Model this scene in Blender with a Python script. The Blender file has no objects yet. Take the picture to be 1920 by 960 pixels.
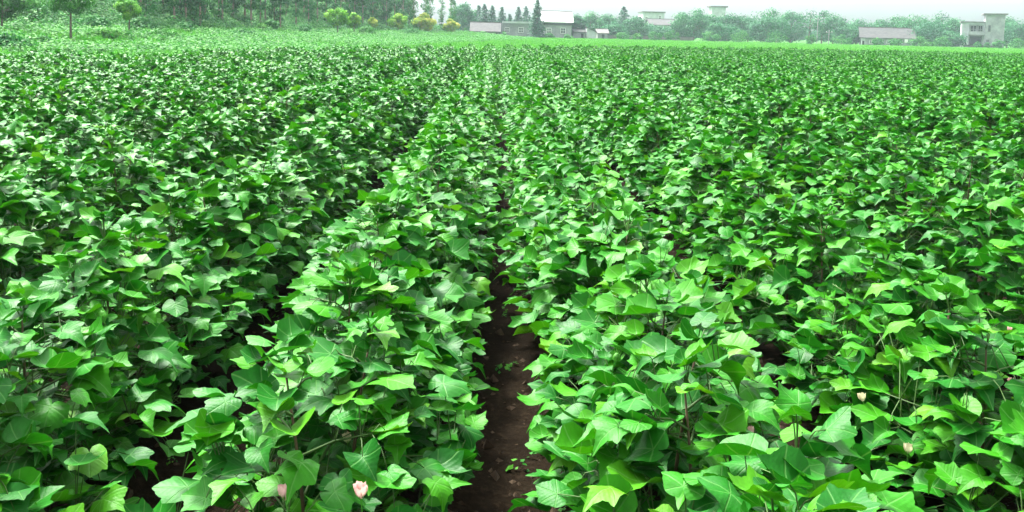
import bpy, math, random
import numpy as np
from mathutils import Vector, Matrix, noise

random.seed(7)
rng = np.random.default_rng(11)
R = math.radians
SC = bpy.context.scene
COL = SC.collection

# ------------------------------------------------------------------ camera
F_PX, CX, CY = 1700.0, 960.0, 240.0            # focal length and principal point in a 1920 x 960 frame
CAM = np.array([0.0, 0.0, 1.55])
YAW, PITCH, ROLL = R(1.0), R(6.15), R(1.36)
_f = np.array([math.sin(YAW) * math.cos(PITCH), math.cos(YAW) * math.cos(PITCH), -math.sin(PITCH)])
_r0 = np.array([math.cos(YAW), -math.sin(YAW), 0.0])
_u0 = np.cross(_r0, _f)
_r = _r0 * math.cos(ROLL) + _u0 * math.sin(ROLL)
_u = _u0 * math.cos(ROLL) - _r0 * math.sin(ROLL)
cam = bpy.data.cameras.new('camera')
camo = bpy.data.objects.new('camera', cam)
COL.objects.link(camo)
camo.matrix_world = Matrix(((_r[0], _u[0], -_f[0], CAM[0]), (_r[1], _u[1], -_f[1], CAM[1]),
                            (_r[2], _u[2], -_f[2], CAM[2]), (0, 0, 0, 1)))
cam.sensor_width = 36.0
cam.lens = 36.0 * F_PX / 1920.0
cam.shift_y = -(480.0 - CY) / 1920.0
cam.clip_start, cam.clip_end = 0.05, 5000.0
SC.camera = camo

# ------------------------------------------------------------------ sky and sun: bright hazy overcast
SUN_EL, SUN_AZ = R(57), R(-36)                  # azimuth from the view direction, negative = to the left
W = bpy.data.worlds.new('World')
SC.world = W
W.use_nodes = True
wn, wl = W.node_tree.nodes, W.node_tree.links
wn.clear()
sky = wn.new('ShaderNodeTexSky')
sky.sky_type = 'NISHITA'
sky.sun_disc = False
sky.sun_elevation = SUN_EL
sky.sun_rotation = SUN_AZ
sky.air_density, sky.dust_density, sky.ozone_density = 1.0, 6.0, 1.0
hs = wn.new('ShaderNodeHueSaturation')
hs.inputs['Saturation'].default_value = 0.08
bg = wn.new('ShaderNodeBackground')
bg.inputs['Strength'].default_value = 0.15
wo = wn.new('ShaderNodeOutputWorld')
wl.new(sky.outputs[0], hs.inputs['Color'])
wl.new(hs.outputs[0], bg.inputs['Color'])
wl.new(bg.outputs[0], wo.inputs['Surface'])
sl = bpy.data.lights.new('sun', 'SUN')
sl.energy = 2.9
sl.angle = R(10)
sl.color = (1.0, 0.97, 0.90)
so = bpy.data.objects.new('sun', sl)
COL.objects.link(so)
_sd = Vector((math.sin(SUN_AZ) * math.cos(SUN_EL), math.cos(SUN_AZ) * math.cos(SUN_EL), math.sin(SUN_EL)))
so.rotation_euler = _sd.to_track_quat('Z', 'Y').to_euler()
so.location = _sd * 60

SC.view_settings.view_transform = 'Standard'
SC.view_settings.look = 'None'
SC.view_settings.gamma = 1.0
SC.view_settings.exposure = 2.02
SC.view_settings.use_curve_mapping = False
SC.render.engine = 'CYCLES'
cy = SC.cycles
cy.max_bounces, cy.diffuse_bounces, cy.glossy_bounces = 6, 2, 2
cy.transmission_bounces, cy.transparent_max_bounces, cy.volume_bounces = 4, 6, 1
cy.use_denoising = True
cy.caustics_reflective = cy.caustics_refractive = False

# ------------------------------------------------------------------ projection helpers
def project(p):
    d = np.asarray(p, float) - CAM
    z = d @ _f
    return CX + F_PX * (d @ _r) / z, CY - F_PX * (d @ _u) / z, z

def at(px, py, depth):
    """point at forward distance (world y) depth seen at pixel px, py"""
    d = _f + (px - CX) / F_PX * _r + (CY - py) / F_PX * _u
    return CAM + d * ((depth - CAM[1]) / d[1])

def on_height(px, depth, z):
    """point at world y = depth and height z that is seen in column px"""
    a = (px - CX) / F_PX
    D, Z = depth - CAM[1], z - CAM[2]
    b = (Z * (_f[1] + a * _r[1]) - D * (_f[2] + a * _r[2])) / (D * _u[2] - Z * _u[1])
    d = _f + a * _r + b * _u
    return CAM + d * (D / d[1])

# ------------------------------------------------------------------ terrain
_EX = np.array([-300, -40, -12.7, -9.7, -8.4, -5.6, -1.2, 8.9, 21, 37, 80, 400.0])
_EY = np.array([6, 12, 22, 24, 29, 40, 49, 57, 63, 66, 69, 75.0])
def field_edge(x):
    return np.interp(x, _EX, _EY)
_FY = np.array([0, 46, 61, 85, 138, 150, 190, 260, 900.0])
_FX = np.array([-29, -25.5, -23.5, -22, -12.5, -8, -14, -40, -300.0])
def wood_edge(y):
    return np.interp(y, _FY, _FX)
def smooth(t):
    t = np.clip(t, 0, 1)
    return t * t * (3 - 2 * t)
def terrain(x, y):
    u = y - field_edge(x)
    xf = wood_edge(y)
    bank = 0.85 * smooth((xf + 15 - x) / 15) * smooth(u / 7)
    hill = np.minimum(np.maximum(xf - x, 0) * 0.30, 20) * smooth((y - 20) / 30)
    return bank + hill

ROW0, ROWS = 0.065, 0.97                        # the bare furrow's centre line and the row spacing
def soil(x, y):
    z = -0.035 * math.cos(2 * math.pi * (x - ROW0) / ROWS)
    return z

# ------------------------------------------------------------------ mesh helpers
def mesh_from(name, v, f, mats=(), smooth_shade=False, uv=None, rnd=None, mat_idx=None):
    me = bpy.data.meshes.new(name)
    v = np.asarray(v, np.float32)
    if isinstance(f, np.ndarray):
        k = f.shape[1]
        me.vertices.add(len(v))
        me.vertices.foreach_set('co', v.ravel())
        me.loops.add(f.size)
        me.loops.foreach_set('vertex_index', f.astype(np.int32).ravel())
        me.polygons.add(len(f))
        me.polygons.foreach_set('loop_start', np.arange(0, f.size, k, dtype=np.int32))
        me.update(calc_edges=True)
    else:
        me.from_pydata([tuple(map(float, p)) for p in v], [], f)
    for m in mats:
        me.materials.append(m)
    if uv is not None:
        li = np.empty(len(me.loops), np.int32)
        me.loops.foreach_get('vertex_index', li)
        l = me.uv_layers.new(name='UVMap')
        l.data.foreach_set('uv', np.asarray(uv, np.float32)[li].ravel())
    if rnd is not None:
        a = me.attributes.new('rnd', 'FLOAT', 'POINT')
        a.data.foreach_set('value', np.asarray(rnd, np.float32))
    if mat_idx is not None:
        me.polygons.foreach_set('material_index', np.asarray(mat_idx, np.int32))
    if smooth_shade:
        me.polygons.foreach_set('use_smooth', np.ones(len(me.polygons), bool))
    me.validate()
    me.update()
    return me

def link(name, me, parent=None):
    o = bpy.data.objects.new(name, me)
    COL.objects.link(o)
    if parent is not None:
        o.parent = parent
    return o

def tag(o, label=None, cat=None, group=None, kind=None):
    if label: o['label'] = label
    if cat: o['category'] = cat
    if group: o['group'] = group
    if kind: o['kind'] = kind
    return o

def empty(name, loc, rz=0.0):
    o = link(name, None)
    o.location = loc
    o.rotation_euler = (0, 0, rz)
    return o

class MB:
    """collects boxes, tubes and free faces into one mesh"""
    def __init__(s):
        s.v, s.f = [], []
    def box(s, x0, x1, y0, y1, z0, z1):
        b = len(s.v)
        s.v += [(x, y, z) for z in (z0, z1) for y in (y0, y1) for x in (x0, x1)]
        s.f += [tuple(b + i for i in q) for q in ((0, 2, 3, 1), (4, 5, 7, 6), (0, 1, 5, 4), (1, 3, 7, 5), (3, 2, 6, 7), (2, 0, 4, 6))]
        return s
    def poly(s, pts):
        b = len(s.v)
        s.v += list(pts)
        s.f.append(tuple(range(b, b + len(pts))))
        return s
    def prism(s, prof, x0, x1):
        """profile of (y, z) swept along x"""
        b, n = len(s.v), len(prof)
        s.v += [(x0, y, z) for y, z in prof] + [(x1, y, z) for y, z in prof]
        for i in range(n):
            j = (i + 1) % n
            s.f.append((b + i, b + n + i, b + n + j, b + j))
        s.f.append(tuple(b + i for i in range(n)))
        s.f.append(tuple(b + n + i for i in reversed(range(n))))
        return s
    def tube(s, pts, rad, n=5):
        b = len(s.v)
        pts = [Vector(p) for p in pts]
        for i, p in enumerate(pts):
            t = (pts[min(i + 1, len(pts) - 1)] - pts[max(i - 1, 0)])
            if t.length < 1e-9: t = Vector((0, 0, 1))
            t.normalize()
            a = t.cross(Vector((0.31, 0.9, 0.2))).normalized()
            c = t.cross(a)
            for k in range(n):
                w = 2 * math.pi * k / n
                s.v.append(tuple(p + (a * math.cos(w) + c * math.sin(w)) * rad[i]))
        for i in range(len(pts) - 1):
            for k in range(n):
                q = (k + 1) % n
                s.f.append((b + i * n + k, b + i * n + q, b + (i + 1) * n + q, b + (i + 1) * n + k))
        s.f.append(tuple(b + (len(pts) - 1) * n + k for k in range(n)))
        return s
    def mesh(s, name, mat, sm=False):
        return mesh_from(name, s.v, s.f, [mat], sm)
    def build(s, name, mat, parent=None, sm=False):
        return link(name, s.mesh(name, mat, sm), parent)

# ------------------------------------------------------------------ materials
def new_mat(name):
    m = bpy.data.materials.new(name)
    m.use_nodes = True
    nt = m.node_tree
    nt.nodes.clear()
    return m, nt, nt.nodes, nt.links

def math_node(nt, op, a, b=None, clamp=False):
    n = nt.nodes.new('ShaderNodeMath')
    n.operation = op
    n.use_clamp = clamp
    for i, x in enumerate((a, b)):
        if x is None: continue
        if isinstance(x, (int, float)): n.inputs[i].default_value = x
        else: nt.links.new(x, n.inputs[i])
    return n.outputs[0]

def mix_col(nt, fac, a, b, mode='MIX'):
    n = nt.nodes.new('ShaderNodeMix')
    n.data_type = 'RGBA'
    n.blend_type = mode
    for sock, x in ((n.inputs[0], fac), (n.inputs[6], a), (n.inputs[7], b)):
        if isinstance(x, (int, float)): sock.default_value = x
        elif isinstance(x, tuple): sock.default_value = (*x, 1) if len(x) == 3 else x
        else: nt.links.new(x, sock)
    return n.outputs[2]

def ramp(nt, fac, stops):
    n = nt.nodes.new('ShaderNodeValToRGB')
    el = n.color_ramp.elements
    while len(el) < len(stops): el.new(0.5)
    for e, (p, c) in zip(el, stops):
        e.position, e.color = p, (*c, 1)
    nt.links.new(fac, n.inputs[0])
    return n.outputs[0]

def noise_tex(nt, scale, detail=4, vec=None, rough=0.55):
    n = nt.nodes.new('ShaderNodeTexNoise')
    n.inputs['Scale'].default_value = scale
    n.inputs['Detail'].default_value = detail
    n.inputs['Roughness'].default_value = rough
    if vec is not None: nt.links.new(vec, n.inputs['Vector'])
    return n.outputs['Fac']

def random_value(nt):
    oi = nt.nodes.new('ShaderNodeObjectInfo')
    at_ = nt.nodes.new('ShaderNodeAttribute')
    at_.attribute_name = 'rnd'
    s = math_node(nt, 'ADD', oi.outputs['Random'], at_.outputs['Fac'])
    return math_node(nt, 'FRACT', s), oi.outputs['Random']

def finish(nt, col, rough=0.5, spec=0.5, trans=0.0, tcol=None, bump=None, bstr=0.2, bdist=0.01, sheen=0.0):
    p = nt.nodes.new('ShaderNodeBsdfPrincipled')
    if isinstance(col, tuple): p.inputs['Base Color'].default_value = (*col, 1)
    else: nt.links.new(col, p.inputs['Base Color'])
    if isinstance(rough, (int, float)): p.inputs['Roughness'].default_value = rough
    else: nt.links.new(rough, p.inputs['Roughness'])
    p.inputs['Specular IOR Level'].default_value = spec
    nrm = None
    if bump is not None:
        b = nt.nodes.new('ShaderNodeBump')
        b.inputs['Strength'].default_value = bstr
        b.inputs['Distance'].default_value = bdist
        nt.links.new(bump, b.inputs['Height'])
        nt.links.new(b.outputs[0], p.inputs['Normal'])
        nrm = b.outputs[0]
    out = nt.nodes.new('ShaderNodeOutputMaterial')
    if trans:
        t = nt.nodes.new('ShaderNodeBsdfTranslucent')
        if isinstance(tcol, tuple): t.inputs['Color'].default_value = (*tcol, 1)
        else: nt.links.new(tcol if tcol is not None else col, t.inputs['Color'])
        if nrm is not None: nt.links.new(nrm, t.inputs['Normal'])
        mx = nt.nodes.new('ShaderNodeMixShader')
        mx.inputs[0].default_value = trans
        nt.links.new(p.outputs[0], mx.inputs[1])
        nt.links.new(t.outputs[0], mx.inputs[2])
        nt.links.new(mx.outputs[0], out.inputs['Surface'])
    else:
        nt.links.new(p.outputs[0], out.inputs['Surface'])

def leaf_material():
    m, nt, N, L = new_mat('cotton_leaf')
    r, ro = random_value(nt)
    base = ramp(nt, r, [(0.0, (0.006, 0.088, 0.007)), (0.35, (0.012, 0.135, 0.006)), (0.7, (0.025, 0.180, 0.004)),
                        (0.92, (0.038, 0.205, 0.004)), (1.0, (0.070, 0.235, 0.008))])
    uv = N.new('ShaderNodeUVMap'); uv.uv_map = 'UVMap'
    sp = N.new('ShaderNodeSeparateXYZ'); L.new(uv.outputs[0], sp.inputs[0])
    x = math_node(nt, 'ABSOLUTE', math_node(nt, 'MULTIPLY', math_node(nt, 'SUBTRACT', sp.outputs[0], 0.5), 2.0))
    y = math_node(nt, 'MULTIPLY', math_node(nt, 'SUBTRACT', sp.outputs[1], 0.5), 2.0)
    dist = None
    for th in (0.0, 0.94, 1.95):
        s_, c_ = math.sin(th), math.cos(th)
        # distance from the vein ray (sin th, cos th)
        d = math_node(nt, 'ABSOLUTE', math_node(nt, 'SUBTRACT', math_node(nt, 'MULTIPLY', x, c_), math_node(nt, 'MULTIPLY', y, s_)))
        along = math_node(nt, 'ADD', math_node(nt, 'MULTIPLY', x, s_), math_node(nt, 'MULTIPLY', y, c_))
        d = math_node(nt, 'ADD', d, math_node(nt, 'LESS_THAN', along, 0.0))
        dist = d if dist is None else math_node(nt, 'MINIMUM', dist, d)
    mr = N.new('ShaderNodeMapRange')
    mr.inputs[1].default_value, mr.inputs[2].default_value = 0.006, 0.030
    mr.inputs[3].default_value, mr.inputs[4].default_value = 1.0, 0.0
    L.new(dist, mr.inputs[0])
    vein = mr.outputs[0]
    sec = math_node(nt, 'SINE', math_node(nt, 'MULTIPLY', math_node(nt, 'SUBTRACT', y, math_node(nt, 'MULTIPLY', x, 0.75)), 34.0))
    nz = noise_tex(nt, 7.0, 3, uv.outputs[0])
    col = mix_col(nt, 0.35, base, ramp(nt, nz, [(0.3, (0.35, 0.35, 0.35)), (0.7, (0.75, 0.75, 0.75))]), 'OVERLAY')
    col = mix_col(nt, math_node(nt, 'MULTIPLY', vein, 0.30), col, (0.16, 0.36, 0.10))
    h = math_node(nt, 'ADD', math_node(nt, 'MULTIPLY', vein, -0.5), math_node(nt, 'MULTIPLY', sec, 0.08))
    h = math_node(nt, 'ADD', h, math_node(nt, 'MULTIPLY', noise_tex(nt, 22.0, 2, uv.outputs[0]), 0.5))
    tc = mix_col(nt, 1.0, col, (1.5, 1.40, 0.55), 'MULTIPLY')
    finish(nt, col, rough=0.48, spec=0.16, trans=0.16, tcol=tc, bump=h, bstr=0.35, bdist=0.004)
    return m

def plain(name, col, rough=0.7, nscale=None, namp=0.3, spec=0.3, bump=0.0, trans=0.0):
    m, nt, N, L = new_mat(name)
    c = col
    nz = None
    if nscale:
        tc = N.new('ShaderNodeTexCoord')
        nz = noise_tex(nt, nscale, 6, tc.outputs['Object'], 0.65)
        lo = tuple(x * (1 - namp) for x in col); hi = tuple(min(1, x * (1 + namp)) for x in col)
        c = ramp(nt, nz, [(0.30, lo), (0.70, hi)])
    finish(nt, c, rough, spec, trans=trans, bump=nz if bump else None, bstr=bump, bdist=0.02)
    return m

def foliage(name, stops, trans=0.25, rough=0.6, spec=0.15):
    m, nt, N, L = new_mat(name)
    at_ = N.new('ShaderNodeAttribute'); at_.attribute_name = 'rnd'
    oi = N.new('ShaderNodeObjectInfo')
    f = math_node(nt, 'ADD', math_node(nt, 'MULTIPLY', at_.outputs['Fac'], 0.75), math_node(nt, 'MULTIPLY', oi.outputs['Random'], 0.25))
    col = ramp(nt, f, stops)
    finish(nt, col, rough, spec, trans=trans)
    return m

def brick_mat(name, c1, c2, mortar, sx=1.0):
    m, nt, N, L = new_mat(name)
    tc = N.new('ShaderNodeTexCoord')
    b = N.new('ShaderNodeTexBrick')
    b.inputs['Color1'].default_value = (*c1, 1); b.inputs['Color2'].default_value = (*c2, 1)
    b.inputs['Mortar'].default_value = (*mortar, 1)
    b.inputs['Scale'].default_value = 1.0
    b.inputs['Brick Width'].default_value, b.inputs['Row Height'].default_value = 0.26, 0.075
    b.inputs['Mortar Size'].default_value = 0.008
    mp = N.new('ShaderNodeMapping'); mp.inputs['Rotation'].default_value = (R(90), 0, 0)
    L.new(tc.outputs['Object'], mp.inputs[0]); L.new(mp.outputs[0], b.inputs['Vector'])
    nz = noise_tex(nt, 0.7, 6, tc.outputs['Object'], 0.7)
    col = mix_col(nt, 0.6, b.outputs['Color'], ramp(nt, nz, [(0.3, (0.3, 0.3, 0.3)), (0.7, (0.72, 0.72, 0.70))]), 'OVERLAY')
    finish(nt, col, 0.85, 0.2)
    return m

M = {}
M['leaf'] = leaf_material()
M['stem'] = plain('stem_green', (0.045, 0.105, 0.018), 0.6, 8, 0.4)
M['stalk'] = plain('stalk_brown', (0.085, 0.060, 0.030), 0.7, 12, 0.4)
M['bract'] = plain('bract_green', (0.07, 0.26, 0.03), 0.6, 20, 0.3, trans=0.25)
M['petal'] = plain('pink_petal', (0.90, 0.50, 0.47), 0.6, 14, 0.35, trans=0.3)
M['petal_cream'] = plain('cream_petal', (0.80, 0.72, 0.48), 0.6, 14, 0.3, trans=0.3)
M['wood_crown'] = foliage('wood_foliage', [(0, (0.008, 0.085, 0.018)), (0.5, (0.016, 0.145, 0.024)), (0.85, (0.042, 0.23, 0.034)), (1, (0.11, 0.32, 0.06))])
M['broad'] = foliage('broadleaf_foliage', [(0, (0.008, 0.080, 0.036)), (0.5, (0.016, 0.135, 0.048)), (1, (0.055, 0.23, 0.065))])
M['conifer'] = foliage('conifer_foliage', [(0, (0.008, 0.065, 0.036)), (0.6, (0.018, 0.115, 0.050)), (1, (0.045, 0.18, 0.065))], 0.12)
M['sapling'] = foliage('sapling_foliage', [(0, (0.035, 0.19, 0.010)), (0.4, (0.095, 0.34, 0.014)), (0.75, (0.22, 0.48, 0.022)), (1, (0.42, 0.54, 0.06))], 0.35)
M['sapling_gold'] = foliage('golden_foliage', [(0, (0.08, 0.24, 0.02)), (0.4, (0.26, 0.42, 0.03)), (0.8, (0.50, 0.50, 0.06)), (1, (0.60, 0.44, 0.12))], 0.35)
M['dark_crown'] = foliage('dark_foliage', [(0, (0.008, 0.08, 0.006)), (0.6, (0.024, 0.17, 0.010)), (1, (0.10, 0.30, 0.02))], 0.25)
M['shrub'] = foliage('shrub_foliage', [(0, (0.006, 0.09, 0.018)), (0.5, (0.018, 0.17, 0.024)), (1, (0.10, 0.30, 0.05))])
M['weed'] = foliage('weed_foliage', [(0, (0.008, 0.10, 0.010)), (0.5, (0.026, 0.19, 0.014)), (0.9, (0.075, 0.27, 0.020)), (1, (0.16, 0.34, 0.05))], 0.3)
M['grass'] = foliage('grass_blades', [(0, (0.026, 0.19, 0.016)), (0.5, (0.060, 0.28, 0.020)), (1, (0.13, 0.34, 0.035))], 0.35)
M['bark'] = plain('bark', (0.10, 0.075, 0.055), 0.85, 3, 0.4)
M['bark_pale'] = plain('bark_pale', (0.26, 0.19, 0.14), 0.85, 3, 0.4)
M['brick'] = brick_mat('grey_brick', (0.20, 0.215, 0.235), (0.27, 0.28, 0.29), (0.33, 0.33, 0.33))
M['plaster'] = plain('weathered_plaster', (0.27, 0.285, 0.29), 0.85, 0.9, 0.35)
M['plaster_pale'] = plain('pale_plaster', (0.42, 0.45, 0.46), 0.85, 0.7, 0.25)
M['tile_roof'] = plain('worn_roof_tiles', (0.046, 0.047, 0.047), 0.85, 1.6, 0.45)
M['tile_pink'] = plain('pinkish_roof_tiles', (0.058, 0.057, 0.058), 0.85, 1.6, 0.4)
M['sheet_roof'] = plain('white_sheet_roof', (0.80, 0.79, 0.77), 0.45, 0.8, 0.08, spec=0.5)
M['slab'] = plain('concrete_slab', (0.13, 0.125, 0.12), 0.85, 1.1, 0.35)
M['white'] = plain('white_frame', (0.70, 0.70, 0.68), 0.6, 4, 0.1)
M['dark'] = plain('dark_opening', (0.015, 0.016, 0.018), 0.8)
M['pole'] = plain('concrete_pole', (0.20, 0.21, 0.21), 0.85, 3, 0.2)
M['pebble'] = plain('soil_clod', (0.055, 0.036, 0.020), 0.95, 30, 0.5)
def glass_mat():
    m, nt, N, L = new_mat('window_glass')
    finish(nt, (0.05, 0.065, 0.07), 0.12, 0.6)
    return m
M['glass'] = glass_mat()

def ground_mat():
    m, nt, N, L = new_mat('earth_and_turf')
    tc = N.new('ShaderNodeTexCoord')
    a = N.new('ShaderNodeAttribute'); a.attribute_name = 'turf'
    n1 = noise_tex(nt, 1.3, 8, tc.outputs['Object'], 0.7)
    n2 = noise_tex(nt, 38.0, 8, tc.outputs['Object'], 0.7)
    mixn = math_node(nt, 'ADD', math_node(nt, 'MULTIPLY', n1, 0.4), math_node(nt, 'MULTIPLY', n2, 0.6))
    earth = ramp(nt, mixn, [(0.30, (0.005, 0.0034, 0.0019)), (0.52, (0.013, 0.0088, 0.0049)), (0.72, (0.044, 0.031, 0.019))])
    turf = ramp(nt, noise_tex(nt, 0.35, 8, tc.outputs['Object'], 0.7), [(0.3, (0.030, 0.12, 0.022)), (0.7, (0.075, 0.22, 0.035))])
    col = mix_col(nt, a.outputs['Fac'], earth, turf)
    finish(nt, col, 1.0, 0.04, bump=mixn, bstr=0.9, bdist=0.035)
    return m
M['ground'] = ground_mat()

# ------------------------------------------------------------------ ground: one sheet, fine near the camera
def axis(parts):
    out = []
    for a, b, n in parts:
        out += list(np.linspace(a, b, n, endpoint=False))
    out.append(parts[-1][1])
    return np.array(out)
gx = axis([(-480, -120, 8), (-120, -30, 30), (-30, -6, 40), (-6, 6, 200), (6, 40, 40), (40, 200, 20), (200, 480, 5)])
gy = axis([(-30, 0.5, 8), (0.5, 9, 150), (9, 30, 60), (30, 200, 120), (200, 560, 9)])
GX, GY = np.meshgrid(gx, gy)
GZ = terrain(GX, GY)
inside = (GY < field_edge(GX) - 0.5)
for j in range(GX.shape[0]):
    for i in range(GX.shape[1]):
        x, y = GX[j, i], GY[j, i]
        if inside[j, i] and abs(x) < 12 and y < 30:
            GZ[j, i] += soil(x, y) + 0.022 * noise.fractal(Vector((x * 3, y * 3, 0)), 0.8, 2.2, 4) + 0.03 * noise.noise(Vector((x * 0.7, y * 0.7, 4)))
nx, ny = len(gx), len(gy)
ii = (np.arange(ny - 1)[:, None] * nx + np.arange(nx - 1)[None, :]).ravel()
quads = np.stack([ii, ii + 1, ii + 1 + nx, ii + nx], 1)
gme = mesh_from('ground', np.stack([GX.ravel(), GY.ravel(), GZ.ravel()], 1), quads, [M['ground']], True)
ta = gme.attributes.new('turf', 'FLOAT', 'POINT')
ta.data.foreach_set('value', smooth((GY - field_edge(GX) + 0.5) / 2).ravel().astype(np.float32))
tag(link('ground', gme), 'dark brown earth of the cotton field running on as green turf', kind='structure')

# ------------------------------------------------------------------ cotton leaf shapes
_KEY = [(0, 1.08), (10, .92), (27, .80), (41, .83), (53, .95), (66, .83), (90, .74), (112, .71), (140, .62), (163, .45), (180, .14)]
def leaf_shape(rs, fine=False):
    """three-pointed cotton blade, petiole at the origin, tip along +y; fine adds rings and outline points"""
    lob = rs.uniform(0.5, 1.5)
    wid = rs.uniform(0.74, 0.98)
    keys = list(_KEY) + [(-a, r_) for a, r_ in reversed(_KEY[1:-1])]
    jit = rs.uniform(-0.05, 0.05, len(keys))
    asym = rs.uniform(-0.08, 0.08)
    fold, droop, side = rs.uniform(0.0, 0.45), rs.uniform(-0.15, 0.35), rs.uniform(-0.7, 0.6)
    wave_a, wave_k, wave_p = rs.uniform(0.08, 0.30), rs.integers(2, 4), rs.uniform(0, 6.28)
    curl = rs.uniform(-1.2, 0.9)
    twist, rip_p = rs.uniform(-0.28, 0.28), rs.uniform(0, 6.28)
    ka = np.array([a % 360 for a, _ in keys], float); kr = np.array([r_ for _, r_ in keys])
    kr = 0.80 + (kr - 0.80) * np.where(kr > 0.5, lob, 1.0)
    kr = kr * (1 + jit)
    o = np.argsort(ka); ka, kr = ka[o], kr[o]
    if fine:
        a2, r2 = [], []
        for q in range(len(ka)):
            b, rb = ((ka[q + 1], kr[q + 1]) if q + 1 < len(ka) else (360.0, kr[0]))
            a2.append(ka[q]); r2.append(kr[q])
            a2.append((ka[q] + b) / 2); r2.append((kr[q] + rb) / 2 * (1.012 if abs(ka[q] - 180) > 20 else 0.97))
        ka, kr = np.array(a2), np.array(r2)
    th = np.radians(ka); rr = kr
    n = len(th)
    rings = (0.36, 0.70, 1.0) if fine else (0.55, 1.0)
    sx = np.sign(np.sin(th))
    P = [np.zeros((1, 2))]
    for k in rings:
        P.append(np.stack([np.sin(th) * rr * k * (1 + asym * sx) * wid, np.cos(th) * rr * k], 1))
    P = np.concatenate(P)
    x, y = P[:, 0], P[:, 1]
    r = np.hypot(x, y); t = np.arctan2(x, y)
    dv = np.min(np.abs(np.abs(t)[:, None] - np.array([0, .94, 1.95])[None]), 1)
    z = fold * np.sqrt(x * x + 0.03) - droop * y ** 2 - side * x * x + 0.03 * r * np.sin(dv * 3.0) - curl * np.clip(r - 0.55, 0, 1) ** 2
    z += wave_a * r ** 2 * np.sin(t * wave_k + wave_p) + 0.035 * r ** 3 * np.sin(t * 7 + rip_p)
    z += twist * x * y
    z -= z[0]
    V = np.stack([x, y, z], 1)
    Fc = []
    for i in range(n):
        j = (i + 1) % n
        Fc.append((0, 1 + j, 1 + i))
        for q in range(len(rings) - 1):
            a, b, c, d = 1 + q * n + i, 1 + q * n + j, 1 + (q + 1) * n + j, 1 + (q + 1) * n + i
            Fc += [(a, b, c), (a, c, d)]
    return V, np.array(Fc), np.stack([x * 0.5 + 0.5, y * 0.5 + 0.5], 1)

NLEAF = 22
LEAF = [leaf_shape(np.random.default_rng(100 + i)) for i in range(NLEAF)]
LEAF_ME = [mesh_from('cotton_leaf_shape', *leaf_shape(np.random.default_rng(100 + i), True)[:2], [M['leaf']], True,
                     leaf_shape(np.random.default_rng(100 + i), True)[2]) for i in range(NLEAF)]

def frame(tip, up):
    """rotation whose Y is the tip direction and whose Z leans towards up"""
    t = tip / np.linalg.norm(tip)
    x = np.cross(t, up); x /= np.linalg.norm(x)
    return np.stack([x, t, np.cross(x, t)], 1)

def design(rs, h=None, wide=1.0, nleaf=190):
    """one cotton plant: leaves as (position, 3x3, size, shape, petiole) and tubes for stem, branches and petioles"""
    h = h or rs.uniform(0.69, 0.81)
    leaves, tubes = [], []
    lean = rs.normal(0, 0.035, 2)
    def axis_at(z):
        t = z / h
        return np.array([lean[0] * t * t * 1.5, lean[1] * t * t * 1.5, z])
    def half(z):
        """half width of the dome of leaves at height z"""
        zm = 0.26
        if z < zm: return wide * 0.43 * (0.72 + 0.28 * z / zm)
        return wide * 0.43 * max(0.05, 1 - ((z - zm) / (h + 0.03 - zm)) ** 1.45)
    hs_ = h - 0.09
    tubes.append((('stalk'), [axis_at(z) for z in np.linspace(-0.05, hs_, 6)], np.linspace(0.0085, 0.0025, 6), 6))
    nodes = [axis_at(z) for z in np.linspace(0.08, hs_, 14)]
    az = rs.uniform(0, 6.28)
    nb = 12
    for i in range(nb):
        t = i / (nb - 1)
        z = 0.06 + (h - 0.20) * t
        az += 2.4 + rs.normal(0, 0.25)
        b = axis_at(z)
        bel = rs.uniform(0.15, 0.45)
        L = half(z + 0.06) * rs.uniform(0.65, 0.9)
        d = np.array([math.cos(az) * math.cos(bel), math.sin(az) * math.cos(bel), math.sin(bel)])
        tubes.append(('stem', [b, b + d * L * 0.5 + np.array([0, 0, 0.012]), b + d * L], (0.0040, 0.0030, 0.0018), 4))
        nodes += [b + d * L * s_ for s_ in (0.3, 0.5, 0.7, 0.85, 1.0)]
    nodes = np.array(nodes)
    for q in range(nleaf):
        while True:                                   # leaves spread evenly over the dome's flank
            t = rs.uniform(0, 1)
            z = 0.07 + (h - 0.06) * t
            if rs.uniform() < (half(z) / (wide * 0.43)) * (0.55 + 0.45 * t) + 0.10: break
        a = rs.uniform(0, 6.28)
        Rz = half(z)
        rr = Rz * rs.uniform(0.10, 1.0) ** 0.45 if t < 0.86 else Rz * rs.uniform(0, 1) ** 0.6
        ax = axis_at(min(z, h))
        end = ax + np.array([math.cos(a) * rr, math.sin(a) * rr * 1.2, 0])
        dd = np.linalg.norm((nodes - end + np.array([0, 0, 0.05])) * np.array([1, 1, 1.0]), axis=1) + 0.5 * np.maximum(0, nodes[:, 2] - end[2] + 0.02)
        base = nodes[int(np.argmin(dd))]
        mid = base * 0.4 + end * 0.6 + np.array([0, 0, 0.018])
        tubes.append(('stem', [base, mid, end], (0.0021, 0.0016, 0.0013), 3))
        out = rr / (Rz + 1e-6)
        young = max(0.0, (t - 0.88) / 0.12)
        a2 = a + rs.normal(0, 0.55 + 0.8 * (1 - out))
        dip = rs.normal(0.10 - 0.16 * out * (1 - 0.5 * t), 0.24) + 0.5 * young
        tip = np.array([math.cos(a2) * math.cos(dip), math.sin(a2) * math.cos(dip), math.sin(dip)])
        up = np.array([rs.normal(0, 0.26), rs.normal(0, 0.26), 1.0])
        size = rs.uniform(0.046, 0.086) * (1 - 0.40 * young) * (0.9 if t < 0.2 else 1.0)
        if rs.uniform() < 0.12: size *= rs.uniform(0.45, 0.7)
        leaves.append((end, frame(tip, up), size, int(rs.integers(NLEAF)), len(tubes) - 1))
    return leaves, tubes

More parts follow.
